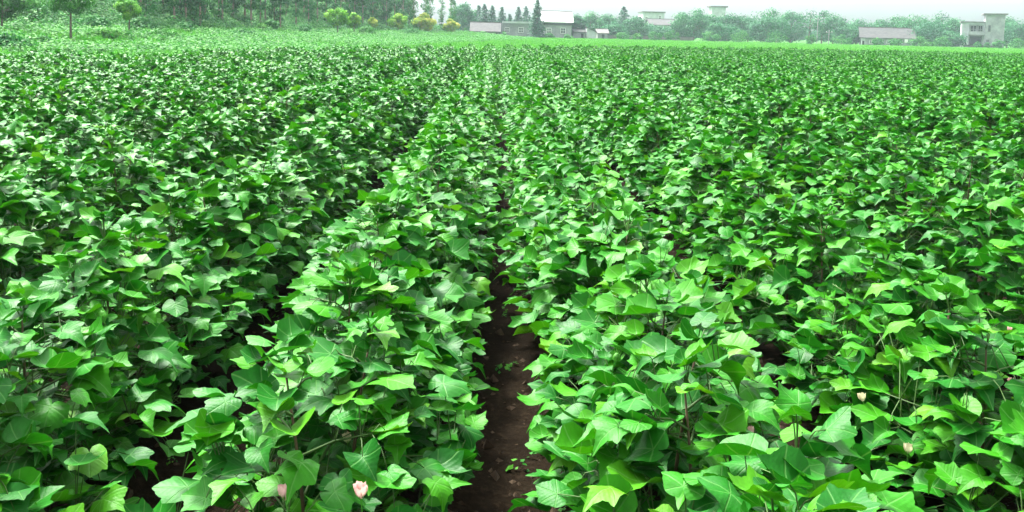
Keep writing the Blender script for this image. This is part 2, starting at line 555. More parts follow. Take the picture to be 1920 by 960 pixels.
def stem_mesh(tubes, name='stem'):
    mb = MB(); mi = []
    for kind, pts, rad, n in tubes:
        b = len(mb.f)
        mb.tube(pts, rad, n)
        mi += [0 if kind == 'stem' else 1] * (len(mb.f) - b)
    return mesh_from(name, mb.v, mb.f, [M['stem'], M['stalk']], True, mat_idx=mi)

def foliage_arrays(leaves, rs):
    V, Fc, U, Rn = [], [], [], []
    off = 0
    for p, m3, s, k, _ in leaves:
        v, f, uv = LEAF[k]
        V.append(v @ m3.T * s + p); Fc.append(f + off); U.append(uv)
        Rn.append(np.full(len(v), rs.uniform()))
        off += len(v)
    return np.concatenate(V), np.concatenate(Fc), np.concatenate(U), np.concatenate(Rn)

NDES = 14                                         # the last five are broader and line the bare furrow
DES = []
for i in range(NDES):
    rs = np.random.default_rng(500 + i)
    lv, tb = design(rs, wide=0.82 if i < 9 else 1.04)
    V, Fc, U, Rn = foliage_arrays(lv, rs)
    DES.append((mesh_from('cotton_foliage', V, Fc, [M['leaf']], True, U, Rn), stem_mesh(tb)))

# ------------------------------------------------------------------ the rows of cotton
plants, beside = [], []                          # (depth, x, y, row): in view, and just outside the frame
for k in range(-60, 90):
    x0 = ROW0 + (k + 0.5) * ROWS
    y = 0.95 + random.random() * 0.2
    if k == -1: y = 1.13
    while True:
        ye = float(field_edge(x0))
        if y > ye: break
        xj, yj = x0 + random.gauss(0, 0.035), y + random.gauss(0, 0.04)
        px, py, dz = project((xj, yj, 0.55))
        mrg = 0.55 * F_PX / dz
        lo = project((xj, yj + 0.25, 0.72))[1]
        if -mrg < px < 1920 + mrg and lo < 985:
            plants.append((dz, xj, yj, k))
        elif -mrg * 6 < px < 1920 + mrg * 6 and dz > 0.6 and lo < 1700:
            beside.append((dz, xj, yj, k))
        y += random.uniform(0.27, 0.37)
        if k == -1 and 1.35 < y < 2.12: y = 2.12
plants.sort()
SOLO, LEAFY = 300, 60
solo, rest = plants[:SOLO], plants[SOLO:] + beside
print('plants', len(plants), 'solo depth', solo[-1][0], 'leafy depth', solo[LEAFY][0])

ONES = ['', 'first', 'second', 'third', 'fourth', 'fifth', 'sixth', 'seventh', 'eighth', 'ninth', 'tenth', 'eleventh', 'twelfth', 'thirteenth',
        'fourteenth', 'fifteenth', 'sixteenth', 'seventeenth', 'eighteenth', 'nineteenth']
TENS = {2: 'twent', 3: 'thirt', 4: 'fort', 5: 'fift', 6: 'sixt', 7: 'sevent', 8: 'eight', 9: 'ninet'}
def nth(n):
    if n < 20: return ONES[n]
    return TENS[n // 10] + ('ieth' if n % 10 == 0 else 'y-' + ONES[n % 10])

# flowers seen in the photograph: pixel, forward distance, material, tilt
FLOWERS = [(536, 938, 1.88, 'petal', 1.0), (677, 934, 1.90, 'petal', 1.0), (652, 830, 2.35, 'petal_cream', 0.8),
           (1410, 815, 2.25, 'petal', 0.6), (1618, 752, 2.75, 'petal_cream', 0.75), (1702, 850, 2.45, 'petal_cream', 0.8),
           (1897, 722, 3.05, 'petal', 0.75), (1893, 622, 3.4, 'petal', 0.55), (50, 706, 2.9, 'petal', 0.4), (1278, 506, 4.2, 'petal_cream', 0.6)]

def petal_mesh(mat):
    v, f = [], []
    nu, nv = 5, 5
    for j in range(nv):
        t = j / (nv - 1)
        rad = 0.005 + 0.017 * math.sin(min(1, t * 1.15) * math.pi * 0.52)
        wid = 0.55 + 0.35 * math.sin(t * math.pi)
        for i in range(nu):
            s_ = (i / (nu - 1) - 0.5) * 2
            a = s_ * wid
            zz = 0.048 * t - 0.002 * s_ * s_ * t + 0.003 * math.sin(s_ * 5) * t
            rr = rad + 0.003 * s_ * t + 0.0025 * math.sin(s_ * 7 + t * 4) * t
            v.append((rr * math.cos(a), rr * math.sin(a), zz))
    for j in range(nv - 1):
        for i in range(nu - 1):
            a = j * nu + i
            f.append((a, a + 1, a + 1 + nu, a + nu))
    return mesh_from('petal', v, f, [M[mat]], True)
PETAL = {k: petal_mesh(k) for k in ('petal', 'petal_cream')}

def bract_mesh(scale=1.0, core=True):
    mb = MB()
    if core:
        mb.tube([(0, 0, z * scale) for z in (-0.004, 0.004, 0.014, 0.024, 0.031)], [r_ * scale for r_ in (0.004, 0.010, 0.013, 0.009, 0.001)], 8)
    mb.tube([(0, 0, -0.06), (0.003, 0, -0.03), (0, 0, 0.0)], (0.002, 0.002, 0.003), 4)
    for k in range(3):
        a0 = k * 2.094
        for q in range(-3, 4):
            a = a0 + q * 0.27
            L = (0.040 - 0.004 * abs(q)) * scale
            o_ = 0.013 * scale
            w = 0.10
            p0 = (0.004 * math.cos(a), 0.004 * math.sin(a), -0.004)
            p1 = (o_ * 1.25 * math.cos(a - w), o_ * 1.25 * math.sin(a - w), L * 0.45)
            p2 = (o_ * 1.25 * math.cos(a + w), o_ * 1.25 * math.sin(a + w), L * 0.45)
            p3 = (o_ * 1.75 * math.cos(a), o_ * 1.75 * math.sin(a), L)
            mb.poly([p0, p1, p3, p2])
    return mb.mesh('bracts', M['bract'])
BOLL = bract_mesh(1.0)
CUP = bract_mesh(0.8, False)

fl = []
for px, py, dep, mat, sc in FLOWERS:
    p = at(px, py, dep)
    fl.append((px, py, project(p)[2], p, mat, sc))

# leaves singled out in the photograph: pixel of the blade's middle, distance, heading on screen, facing
placed = {}
row_count = {}
flower_owner = {}
for f_i, f_ in enumerate(fl):
    best = min(range(SOLO), key=lambda i: (solo[i][1] - f_[3][0]) ** 2 + (solo[i][2] - f_[3][1]) ** 2)
    flower_owner.setdefault(best, []).append(f_i)

for idx, (dz, x, y, k) in enumerate(solo):
    rs = np.random.default_rng(2000 + idx)
    row_count[k] = row_count.get(k, 0) + 1
    n = row_count[k]
    side, rn = ('right', k + 1) if k >= 0 else ('left', -k)
    where = f'{nth(n)} from the front in the {nth(rn)} row {side} of the furrow'
    zg = float(soil(x, y))
    own = flower_owner.get(idx, [])
    if own:
        cream = all(fl[i][4] == 'petal_cream' for i in own)
        lab = f'cotton plant with {"cream" if cream else "pink"} bloom, {where}'.replace('from the front ', '')
    else:
        lab = f'leafy cotton plant, {where}'
    pl = empty('cotton_plant', (x, y, zg), 0.0)
    tag(pl, lab, 'cotton plant', 'cotton plants standing in rows')
    sc = rs.uniform(0.92, 1.08)
    if idx < LEAFY:
        lv, tb = design(rs, wide=float(np.interp(y, [2.4, 3.4, 4.4], [0.94, 0.94, 1.12 if k in (-1, 0) else 0.86])))
        gone = set()
        for p, m3, s, q, ti in lv:
            w = p + np.array([x, y, zg])
            ppx, ppy, pd = project(w + m3[:, 1] * s * 0.3)
            if any(pd < f_[2] + 0.01 and (ppx - f_[0]) ** 2 + (ppy - f_[1]) ** 2 < ((0.10 if f_[5] > 0.9 else 0.05) * F_PX / pd) ** 2 for f_ in fl) or w[2] < 0.03:
                gone.add(ti)
                continue
            o = link('leaf', LEAF_ME[q], pl)
            o.matrix_local = Matrix(((*(m3[0] * s), p[0]), (*(m3[1] * s), p[1]), (*(m3[2] * s), p[2]), (0, 0, 0, 1)))
        link('stem', stem_mesh([t_ for i_, t_ in enumerate(tb) if i_ not in gone]), pl)
        for q in range(int(rs.integers(2, 6))):
            a = rs.uniform(0, 6.28)
            o = link('boll', BOLL, pl)
            rr = rs.uniform(0.08, 0.26)
            o.location = (rr * math.cos(a), rr * math.sin(a), rs.uniform(0.25, 0.58))
            o.rotation_euler = (rs.normal(0, 0.4), rs.normal(0, 0.4), rs.uniform(0, 6))
            o.scale = (rs.uniform(0.7, 1.1),) * 3
    else:
        fm, sm = DES[int(rs.integers(9, NDES) if k in (-1, 0) else rs.integers(9))]
        rz = math.pi * rs.integers(0, 2) + rs.normal(0, 0.2)
        for nm, me in (('stem', sm), ('foliage', fm)):
            o = link(nm, me, pl)
            o.rotation_euler = (0, 0, rz)
            o.scale = (sc, sc, sc)
            if nm == 'foliage': o['kind'] = 'stuff'
    for i in own:
        _, _, _, p, mat, fs = fl[i]
        fo = link('flower', CUP, pl)
        fo.location = tuple(p - np.array([x, y, zg]))
        fo.rotation_euler = (rs.normal(0, 0.2), rs.normal(0, 0.2), rs.uniform(0, 6))
        fo.scale = (fs * 0.68,) * 3
        fo['label'] = 'closing pink bloom' if mat == 'petal' else 'pale cream bloom'
        for q in range(5):
            po = link('petal', PETAL[mat], fo)
            po.rotation_euler = (rs.normal(0, 0.06), rs.normal(-0.06, 0.07), q * 1.2566 + rs.normal(0, 0.08))

# ------------------------------------------------------------------ geometry-node scatter for what nobody could count
def scatter(name, pts, rots, scales, picks, meshes, label, cat):
    pc = bpy.data.collections.new(name + '_kinds')
    for i, me in enumerate(meshes):
        pc.objects.link(bpy.data.objects.new(f'{name}_kind_{i:02d}', me))
    me = mesh_from(name, pts, [], [])
    a = me.attributes.new('turn', 'FLOAT_VECTOR', 'POINT'); a.data.foreach_set('vector', np.asarray(rots, np.float32).ravel())
    a = me.attributes.new('size', 'FLOAT', 'POINT'); a.data.foreach_set('value', np.asarray(scales, np.float32))
    a = me.attributes.new('pick', 'INT', 'POINT'); a.data.foreach_set('value', np.asarray(picks, np.int32))
    ob = link(name, me)
    tag(ob, label, cat, kind='stuff')
    g = bpy.data.node_groups.new(name, 'GeometryNodeTree')
    g.interface.new_socket('Geometry', in_out='INPUT', socket_type='NodeSocketGeometry')
    g.interface.new_socket('Geometry', in_out='OUTPUT', socket_type='NodeSocketGeometry')
    N, L = g.nodes, g.links
    gi, go = N.new('NodeGroupInput'), N.new('NodeGroupOutput')
    ci = N.new('GeometryNodeCollectionInfo')
    ci.inputs['Collection'].default_value = pc
    ci.inputs['Separate Children'].default_value = True
    ci.inputs['Reset Children'].default_value = True
    ip = N.new('GeometryNodeInstanceOnPoints')
    ip.inputs['Pick Instance'].default_value = True
    def named(nm, typ):
        n = N.new('GeometryNodeInputNamedAttribute'); n.data_type = typ; n.inputs[0].default_value = nm
        return [s for s in n.outputs if s.enabled][0]
    er = N.new('FunctionNodeEulerToRotation')
    L.new(gi.outputs[0], ip.inputs['Points'])
    L.new(ci.outputs[0], ip.inputs['Instance'])
    L.new(named('pick', 'INT'), ip.inputs['Instance Index'])
    L.new(named('turn', 'FLOAT_VECTOR'), er.inputs[0])
    L.new(er.outputs[0], ip.inputs['Rotation'])
    L.new(named('size', 'FLOAT'), ip.inputs['Scale'])
    L.new(ip.outputs[0], go.inputs[0])
    ob.modifiers.new('scatter', 'NODES').node_group = g
    return ob

far_meshes = []
for i in range(NDES):
    rs = np.random.default_rng(900 + i)
    lv, tb = design(rs, wide=0.82 if i < 9 else 1.04)
    V, Fc, U, Rn = foliage_arrays(lv, rs)
    far_meshes.append(mesh_from('cotton_far', V, Fc, [M['leaf']], True, U, Rn))
pts = np.array([(x, y, 0.0) for _, x, y, _ in rest])
n = len(pts)
scatter('cotton_rows', pts, np.stack([np.zeros(n), np.zeros(n), math.pi * rng.integers(0, 2, n) + rng.normal(0, 0.25, n)], 1), rng.uniform(0.92, 1.08, n),
        np.array([rng.integers(9, NDES) if k in (-1, 0) else rng.integers(9) for _, _, _, k in rest]), far_meshes, 'far rows of green cotton closing up into one leafy carpet', 'cotton')

# ------------------------------------------------------------------ loose cards of foliage
def cards(centres, normals, size, rs, aspect=0.6, rnd=None):
    n = len(centres)
    t = rs.normal(0, 1, (n, 3)); t -= (t * normals).sum(1, keepdims=True) * normals
    t /= np.linalg.norm(t, axis=1, keepdims=True) + 1e-9
    b = np.cross(normals, t)
    s = (np.asarray(size) * rs.uniform(0.6, 1.3, n))[:, None]
    v = np.stack([centres - t * s * 0.5, centres + b * s * aspect * 0.5 - normals * s * 0.08, centres + t * s * 0.5, centres - b * s * aspect * 0.5 - normals * s * 0.08], 1).reshape(-1, 3)
    f = np.arange(n * 4).reshape(-1, 4)
    r = np.repeat(rs.uniform(0, 1, n) if rnd is None else rnd, 4)
    return v, f, r

def clumps(cs, rad, per, size, rs, squash=0.75, up=0.5, tilt_rnd=0.12):
    """leaf cards on the shells of many small clumps: cs (k,3), rad (k)"""
    k = len(cs)
    d = rs.normal(0, 1, (k * per, 3)); d /= np.linalg.norm(d, axis=1, keepdims=True)
    rr = np.repeat(rad, per) * rs.uniform(0.45, 1.05, k * per)
    p = np.repeat(cs, per, 0) + d * rr[:, None] * np.array([1, 1, squash])
    nrm = d + np.array([0, 0, up]) + rs.normal(0, 0.35, d.shape)
    nrm /= np.linalg.norm(nrm, axis=1, keepdims=True)
    tone = np.clip(np.repeat(rs.uniform(0, 0.55, k), per) + rs.uniform(0, 0.45, k * per) + tilt_rnd * d[:, 2], 0, 1)
    return cards(p, nrm, np.full(k * per, size), rs, rnd=tone)

def join(arrs):
    V, Fc, Rn, o = [], [], [], 0
    for v, f, r in arrs:
        V.append(v); Fc.append(f + o); Rn.append(r); o += len(v)
    return np.concatenate(V), np.concatenate(Fc), np.concatenate(Rn)

def crown_broad(rs, h, w, base, leaf, mat, n=26, per=70):
    """rounded uneven crown from base to h, width w"""
    c = rs.normal(0, 1, (n, 3)); c /= np.linalg.norm(c, axis=1, keepdims=True)
    c *= rs.uniform(0.35, 1.0, n)[:, None] ** 0.5
    zz = (c[:, 2] + 1) / 2
    prof = np.sqrt(np.clip(1 - (zz * 2 - 0.85) ** 2 / 1.5, 0.1, 1))
    cs = np.stack([c[:, 0] * w * 0.42 * prof, c[:, 1] * w * 0.42 * prof, base + (h - base) * (0.08 + 0.78 * zz)], 1)
    rad = w * rs.uniform(0.14, 0.25, n)
    v, f, r = clumps(cs, rad, per, leaf, rs)
    return mesh_from('crown', v, f, [mat], False, rnd=r), cs

def trunk_limbs(rs, h, r0, cs, mat, nl=7):
    mb = MB()
    lean = rs.normal(0, 0.03, 2) * h
    ps = [(lean[0] * t * t, lean[1] * t * t, h * t - 0.15) for t in np.linspace(0, 1, 6)]
    mb.tube(ps, [r0 * (1.25 if t == 0 else 1) * (1 - 0.8 * t) for t in np.linspace(0, 1, 6)], 7)
    idx = rs.permutation(len(cs))[:nl]
    for i in idx:
        z = min(h * 0.85, max(h * 0.25, cs[i][2] - 0.35 * np.hypot(cs[i][0], cs[i][1]) - 0.1 * h))
        t = z / h
        b = np.array([lean[0] * t * t, lean[1] * t * t, z])
        m = (b + cs[i]) / 2 + rs.normal(0, 0.03 * h, 3)
        mb.tube([b, m, cs[i]], [r0 * 0.4 * (1 - 0.6 * t), r0 * 0.25, r0 * 0.08], 4)
    return mb.mesh('trunk', mat, True)

def tree(name, label, cat, loc, crown, trunk, rz=0, scale=(1, 1, 1), group=None):
    t = empty(name, loc, rz)
    t.scale = scale
    tag(t, label, cat, group)
    link('trunk', trunk, t)
    link('crown', crown, t)
    return t

# young trees along the path on the left: pixel column, distance, top row, crown width in pixels, material
def ground_pt(px, dep):
    z = 0.0
    for _ in range(4):
        p = on_height(px, dep, z)
        z = float(terrain(p[0], p[1]))
    return on_height(px, dep, z)

SAPL = [(133, 42, -34, 84, 'dark_crown', 0.44, 'dark round-crowned young tree with a bare straight trunk on the left bank'),
        (242, 52, -8, 46, 'sapling', 0.44, 'thin young tree with yellow-green tufts beside the dark tree'),
        (512, 78, 32, 28, 'shrub', 0.20, 'small light green bush standing alone before the wood'),
        (633, 90, 9, 44, 'sapling', 0.26, 'tallest of the bright young trees before the wood, crown of stacked tufts'),
        (664, 95, 22, 28, 'sapling', 0.28, 'smaller bright young tree just right of the tallest one'),
        (699, 112, 31, 20, 'sapling_gold', 0.35, 'sparse orange-tinged sapling between the bright young trees'),
        (747, 120, 22, 36, 'sapling', 0.20, 'round bright green young tree at the wood foot, left of the golden one'),
        (796, 133, 24, 42, 'sapling_gold', 0.16, 'golden-topped young tree below the end of the wood'),
        (846, 145, 30, 30, 'sapling_gold', 0.12, 'last golden young tree, nearest the grey brick sheds')]
for i, (px, dep, top, wpx, mat, bf, lab) in enumerate(SAPL):
    rs = np.random.default_rng(3000 + i)
    g = ground_pt(px, dep)
    h = at(px, top, dep)[2] - g[2]
    w = wpx * dep / F_PX
    cr, cs = crown_broad(rs, h, w, h * bf, max(0.08, 0.0026 * dep), M[mat], 30 if i < 2 else 18, 170 if i < 2 else 150)
    tk = trunk_limbs(rs, h * 0.92, 0.022 + 0.016 * h, cs, M['bark'], 9)
    tree('bush' if 'bush' in lab else 'young_tree', lab, 'bush' if 'bush' in lab else 'tree', tuple(g), cr, tk, group='young trees along the foot of the wood')

# the dark tree at the very left edge
rs = np.random.default_rng(3050)
g = ground_pt(4, 44)
cr, cs = crown_broad(rs, 2.9, 2.3, 0.6, 0.13, M['dark_crown'], 46, 120)
tree('young_tree', 'dark dense tree cut by the left edge of the picture', 'tree', tuple(g), cr, trunk_limbs(rs, 2.3, 0.06, cs, M['bark']))

# bushes on the left bank
BANK = [(14, 33, 90, 0.75), (52, 52, 70, 1.7), (72, 36, 70, 0.55), (110, 58, 80, 1.5), (176, 53, 70, 1.1), (205, 46, 80, 0.7), (262, 60, 60, 1.0), (300, 50, 76, 0.6),
        (352, 62, 46, 0.7), (395, 70, 44, 0.8), (455, 62, 60, 0.65), (492, 74, 40, 0.9), (575, 84, 50, 1.0), (690, 98, 44, 1.0), (770, 112, 44, 1.0)]
for i, (px, dep, wpx, h) in enumerate(BANK):
    rs = np.random.default_rng(3080 + i)
    g = ground_pt(px, dep); w = wpx * dep / F_PX
    cr, cs = crown_broad(rs, h, w, -0.1, 0.15, M['weed' if i % 2 else 'shrub'], 24, 80)
    tree('bush', f'leafy green bush, {nth(i + 1)} from the left on the bank below the wood', 'bush', tuple(g), cr, trunk_limbs(rs, h * 0.7, 0.03, cs, M['bark'], 6), group='bushes on the left bank')

# ------------------------------------------------------------------ the wood on the left hillside
WOODV = []
for i in range(6):
    rs = np.random.default_rng(3100 + i)
    h = 11.0
    n = 60
    zz = rs.uniform(0.06, 1.0, n)
    wd = 1.15 * np.sqrt(np.clip(1.06 - zz, 0, 1)) * np.clip(0.45 + zz, 0, 1)
    a = rs.uniform(0, 6.28, n); q = rs.uniform(0.2, 1, n) * wd
    cs = np.stack([np.cos(a) * q, np.sin(a) * q, zz * h], 1)
    v, f, r = clumps(cs, rs.uniform(0.4, 0.85, n), 34, 0.30, rs, 0.7)
    WOODV.append((mesh_from('crown', v, f, [M['wood_crown']], False, rnd=r), trunk_limbs(rs, h, 0.095, cs, M['bark_pale' if i % 2 else 'bark'], 8)))
EDGEV = []
for i in range(6):
    rs = np.random.default_rng(3150 + i)
    h, n = 11.0, 64
    zz = np.concatenate([rs.uniform(0.08, 0.35, 20), rs.uniform(0.35, 1.0, n - 20)])
    wd = 1.25 * np.sqrt(np.clip(1.06 - zz, 0, 1)) * np.clip(0.5 + zz, 0, 1)
    a = rs.uniform(0, 6.28, n); q = rs.uniform(0.2, 1, n) * wd
    cs = np.stack([np.cos(a) * q, np.sin(a) * q, zz * h], 1)
    v, f, r = clumps(cs, np.where(zz < 0.35, 0.4, 0.75) * rs.uniform(0.7, 1.2, n), 36, 0.24, rs, 0.7)
    EDGEV.append((mesh_from('crown', v, f, [M['shrub']], False, rnd=r), trunk_limbs(rs, h, 0.085, cs, M['bark_pale'], 12)))
wood = []
rs = np.random.default_rng(3200)
for px in np.linspace(250, 850, 44):
    px = px + rs.normal(0, 4)
    dep = np.interp(px, [250, 300, 500, 800, 860], [60, 64, 88, 140, 152]) + rs.uniform(-2, 10)
    wood.append((px, dep))
wood.sort()
for i, (px, dep) in enumerate(wood):
    g = ground_pt(px, dep)
    k = int(rs.integers(6))
    s = rs.uniform(0.85, 1.1) * (1.0 if px < 760 else np.interp(px, [760, 860], [1.0, 0.55]))
    tree('wood_tree', f'slender tall tree, {nth(i + 1)} from the left along the edge of the wood', 'tree', tuple(g), *EDGEV[k],
         rz=rs.uniform(0, 6.28), scale=(s * rs.uniform(.85, 1.1),) * 2 + (s,), group='trees along the edge of the wood')
# the mass of trees behind them
P, RT, S_, K_ = [], [], [], []
tries = 0
while len(P) < 1100 and tries < 60000:
    tries += 1
    y = rs.uniform(55, 330); x = rs.uniform(-150, 2)
    xf = wood_edge(y)
    if x > xf - 3 - rs.uniform(0, 3): continue
    px, py, d = project((x, y, 3))
    if not -120 < px < 930: continue
    P.append((x, y, float(terrain(x, y)))); RT.append((0, 0, rs.uniform(0, 6.28)))
    S_.append(rs.uniform(0.75, 1.15)); K_.append(int(rs.integers(6)))
woodm = []
for cr, tk in WOODV:
    nv = len(cr.vertices)
    a = np.empty(nv * 3, np.float32); cr.vertices.foreach_get('co', a)
    r = np.empty(nv, np.float32); cr.attributes['rnd'].data.foreach_get('value', r)
    nt_ = len(tk.vertices); b = np.empty(nt_ * 3, np.float32); tk.vertices.foreach_get('co', b)
    faces = [tuple(range(i * 4, i * 4 + 4)) for i in range(nv // 4)] + [tuple(nv + v for v in p.vertices) for p in tk.polygons]
    mi = [0] * (nv // 4) + [1] * len(tk.polygons)
    woodm.append(mesh_from('wood_far', np.concatenate([a.reshape(-1, 3), b.reshape(-1, 3)]), faces, [M['wood_crown'], M['bark']], False,
                           rnd=np.concatenate([r, np.zeros(nt_)]), mat_idx=mi))
scatter('hillside_wood', P, RT, S_, K_, woodm, 'dense hazy wood covering the hillside behind the slender trunks', 'wood')

# ------------------------------------------------------------------ ground cover beyond the cotton
def weed_mesh(i, mat, n=60, w=0.5, h=0.45, leaf=0.11):
    rs = np.random.default_rng(3300 + i)
    d = rs.normal(0, 1, (n, 3)); d[:, 2] = np.abs(d[:, 2]); d /= np.linalg.norm(d, axis=1, keepdims=True)
    p = d * rs.uniform(0.6, 1.0, n)[:, None] * np.array([w, w, h])
    nr = d * 0.6 + np.array([0, 0, 0.8]) + rs.normal(0, 0.3, (n, 3)); nr /= np.linalg.norm(nr, axis=1, keepdims=True)
    v, f, r = cards(p, nr, np.full(n, leaf), rs, 0.75)
    return mesh_from('weed', v, f, [mat], False, rnd=r)
def tuft_mesh(i, n=36, h=0.42):
    rs = np.random.default_rng(3400 + i)
    v, f, r = [], [], []
    for q in range(n):
        b = np.array([*rs.normal(0, 0.13, 2), 0]); a = rs.uniform(0, 6.28); w = 0.012
        hh = h * rs.uniform(0.5, 1.1); dr = np.array([math.cos(a), math.sin(a), 0]); sd = np.array([-dr[1], dr[0], 0]) * w
        k = len(v)
        m_ = b + dr * hh * 0.15 + np.array([0, 0, hh * 0.6]); e = b + dr * hh * 0.45 + np.array([0, 0, hh])
        v += [b - sd, b + sd, m_ + sd, m_ - sd, e]
        f += [(k, k + 1, k + 2, k + 3), (k + 3, k + 2, k + 4)]
        r += [rs.uniform()] * 5
    return mesh_from('tuft', v, f, [M['grass']], False, rnd=r)
weeds = [weed_mesh(i, M['weed']) for i in range(5)]
tufts = [tuft_mesh(i) for i in range(5)]
def fill(n, xr, yr, cond, rs):
    out = []
    while len(out) < n:
        x = rs.uniform(*xr, 4000); y = rs.uniform(*yr, 4000)
        ok = cond(x, y)
        z = terrain(x, y)
        d = np.stack([x, y, z], 1) - CAM
        zc = d @ _f; px = CX + F_PX * (d @ _r) / zc
        ok &= (px > -60) & (px < 1980)
        out += [(a, b, c) for a, b, c in zip(x[ok], y[ok], z[ok])]
    return np.array(out[:n])
rs = np.random.default_rng(3500)
def patch(x, y, s=0.11, o=0.0):
    return np.sin(x * s * 2.1 + 3 * np.sin(y * s + o)) * np.cos(y * s * 1.3 + 2 * np.sin(x * s * 1.7 + o))
pw = fill(15000, (-45, 6), (22, 160), lambda x, y: (y > field_edge(x) + 0.3) & (x > wood_edge(y) - 9) & (patch(x, y) > -0.35) & (x < wood_edge(y) + 17), rs)
pe = fill(2600, (-6, 60), (44, 76), lambda x, y: (y > field_edge(x) - 0.3) & (y < field_edge(x) + 5 + 3 * patch(x, y, 0.3)) & (patch(x, y, 0.23) > -0.3), rs)
pw = np.concatenate([pw, pe])
n = len(pw)
scatter('bank_weeds', pw, np.stack([rs.normal(0, .1, n), rs.normal(0, .1, n), rs.uniform(0, 6.28, n)], 1), rs.uniform(0.5, 1.4, n), rs.integers(0, 5, n),
        weeds, 'low leafy weeds covering the left bank and fringing the field end', 'weeds')
pg = fill(26000, (-30, 120), (24, 185), lambda x, y: (y > field_edge(x) + 0.1) & (x > wood_edge(y)) & ((x > wood_edge(y) + 11) | (patch(x, y) < -0.2)), rs)
n = len(pg)
scatter('grass_verge', pg, np.stack([rs.normal(0, .1, n), rs.normal(0, .1, n), rs.uniform(0, 6.28, n)], 1), rs.uniform(0.5, 1.1, n), rs.integers(0, 5, n),
        tufts, 'strip of bright grass between the cotton and the houses', 'grass')
pu = fill(1000, (-60, 0), (40, 165), lambda x, y: (x < wood_edge(y) + 1.0) & (x > wood_edge(y) - 14), rs)
n = len(pu)
under = [weed_mesh(20 + i, M['shrub'], 150, 0.9, 1.1, 0.16) for i in range(4)]
scatter('undergrowth', pu, np.stack([rs.normal(0, .1, n), rs.normal(0, .1, n), rs.uniform(0, 6.28, n)], 1), rs.uniform(0.5, 1.3, n), rs.integers(0, 4, n),
        under, 'leafy undergrowth between the trunks of the wood', 'undergrowth')

# ------------------------------------------------------------------ houses
def window(parent, x0, x1, z0, z1, yf, cross=(1, 1), frame_m='white'):
    """pane recessed in a frame on a front wall whose face is at yf (looking to -y)"""
    mb = MB(); t = 0.09
    mb.box(x0, x1, yf - 0.04, yf + 0.05, z0, z0 + t); mb.box(x0, x1, yf - 0.04, yf + 0.05, z1 - t, z1)
    mb.box(x0, x0 + t, yf - 0.038, yf + 0.05, z0 + t, z1 - t); mb.box(x1 - t, x1, yf - 0.038, yf + 0.05, z0 + t, z1 - t)
    for i in range(cross[0]):
        c = x0 + (x1 - x0) * (i + 1) / (cross[0] + 1)
        mb.box(c - 0.035, c + 0.035, yf - 0.034, yf + 0.04, z0 + t, z1 - t)
    for i in range(cross[1]):
        c = z0 + (z1 - z0) * (i + 1) / (cross[1] + 1)
        mb.box(x0 + t, x1 - t, yf - 0.030, yf + 0.036, c - 0.03, c + 0.03)
    w = mb.build('window', M[frame_m], parent)
    MB().box(x0 + t * 0.5, x1 - t * 0.5, yf - 0.012, yf + 0.02, z0 + t * 0.5, z1 - t * 0.5).build('pane', M['glass'], w)
    MB().box(x0 - 0.08, x1 + 0.08, yf - 0.12, yf + 0.03, z0 - 0.10, z0 - 0.004).build('sill', M['slab'], w)
    return w

def gable_roof(parent, x0, x1, y0, y1, ze, zr, mat, over=0.3, th=0.14, ridge=None):
    """two pitched sheets with thickness; ridge along x"""
    ym = (y0 + y1) / 2 if ridge is None else ridge
    sl0 = (zr - ze) / (ym - y0)
    sl1 = (zr - ze) / (y1 - ym)
    a = (y0 - over, ze - over * sl0); c = (y1 + over, ze - over * sl1)
    prof = [a, (ym, zr), c, (c[0], c[1] + th), (ym, zr + th), (a[0], a[1] + th)]
    r_ = MB().prism(prof, x0 - over, x1 + over).build('roof', mat, parent)
    MB().box(x0 - over + 0.02, x1 + over - 0.02, ym - 0.13, ym + 0.13, zr + th - 0.05, zr + th + 0.10).build('ridge', M['slab'], r_)
    return r_

def gable_walls(parent, x0, x1, y0, y1, ze, zr, mat, ridge=None):
    ym = (y0 + y1) / 2 if ridge is None else ridge
    return MB().prism([(y0, -0.3), (y1, -0.3), (y1, ze), (ym, zr), (y0, ze)], x0, x1).build('wall', mat, parent)

PXM = lambda d: F_PX / d                           # pixels per metre
# long grey brick house: left wing flat-topped, right part under a big white roof
D = 180.0
def xs(px0, px, d):                                # metres along x from the pixel column px0
    return on_height(px, d, 2.0)[0] - on_height(px0, d, 2.0)[0]
def zt(px, py, d):
    return at(px, py, d)[2]
b0 = on_height(1005, D, 0); B = empty('brick_house', tuple(b0))
tag(B, 'long grey brick house with a white roof over its right half behind the tall conifer', 'house')
x_ = lambda px: xs(1005, px, D)
MB().box(x_(937), x_(1016), 0, 6, -0.3, zt(975, 44, D)).build('wall', M['brick'], B)
s_ = MB().box(x_(941), x_(1016), -0.55, 6.2, zt(975, 44, D) + 0.003, zt(975, 40.5, D)).build('roof', M['plaster_pale'], B)
s_['label'] = 'pale flat roof edge'
ze = zt(1045, 40, D)
MB().box(x_(1016) + 0.003, x_(1071), -0.06, 7, -0.3, ze).build('wall', M['brick'], B)['label'] = 'right half of the wall'
MB().box(x_(1017), x_(1071) + 0.05, -0.22, -0.063, zt(1045, 47.5, D), zt(1045, 46, D)).build('ledge', M['slab'], B)
gable_roof(B, x_(1019), x_(1070), 0, 7, ze + 0.02, zt(1045, 22, D) , M['sheet_roof'], 0.45)
MB().box(x_(1019) - 0.4, x_(1070) + 0.4, -0.50, -0.40, ze - 0.62, ze - 0.36).build('eave_shadow', M['dark'], B)  # dark strip put in for the shadow line below the eave
for a, b, top, bot in ((946, 954.5, 51, 61), (971.5, 981, 51, 61.5)):
    window(B, x_(a), x_(b), zt(a, bot, D), zt(a, top, D), 0.0, (2, 1))
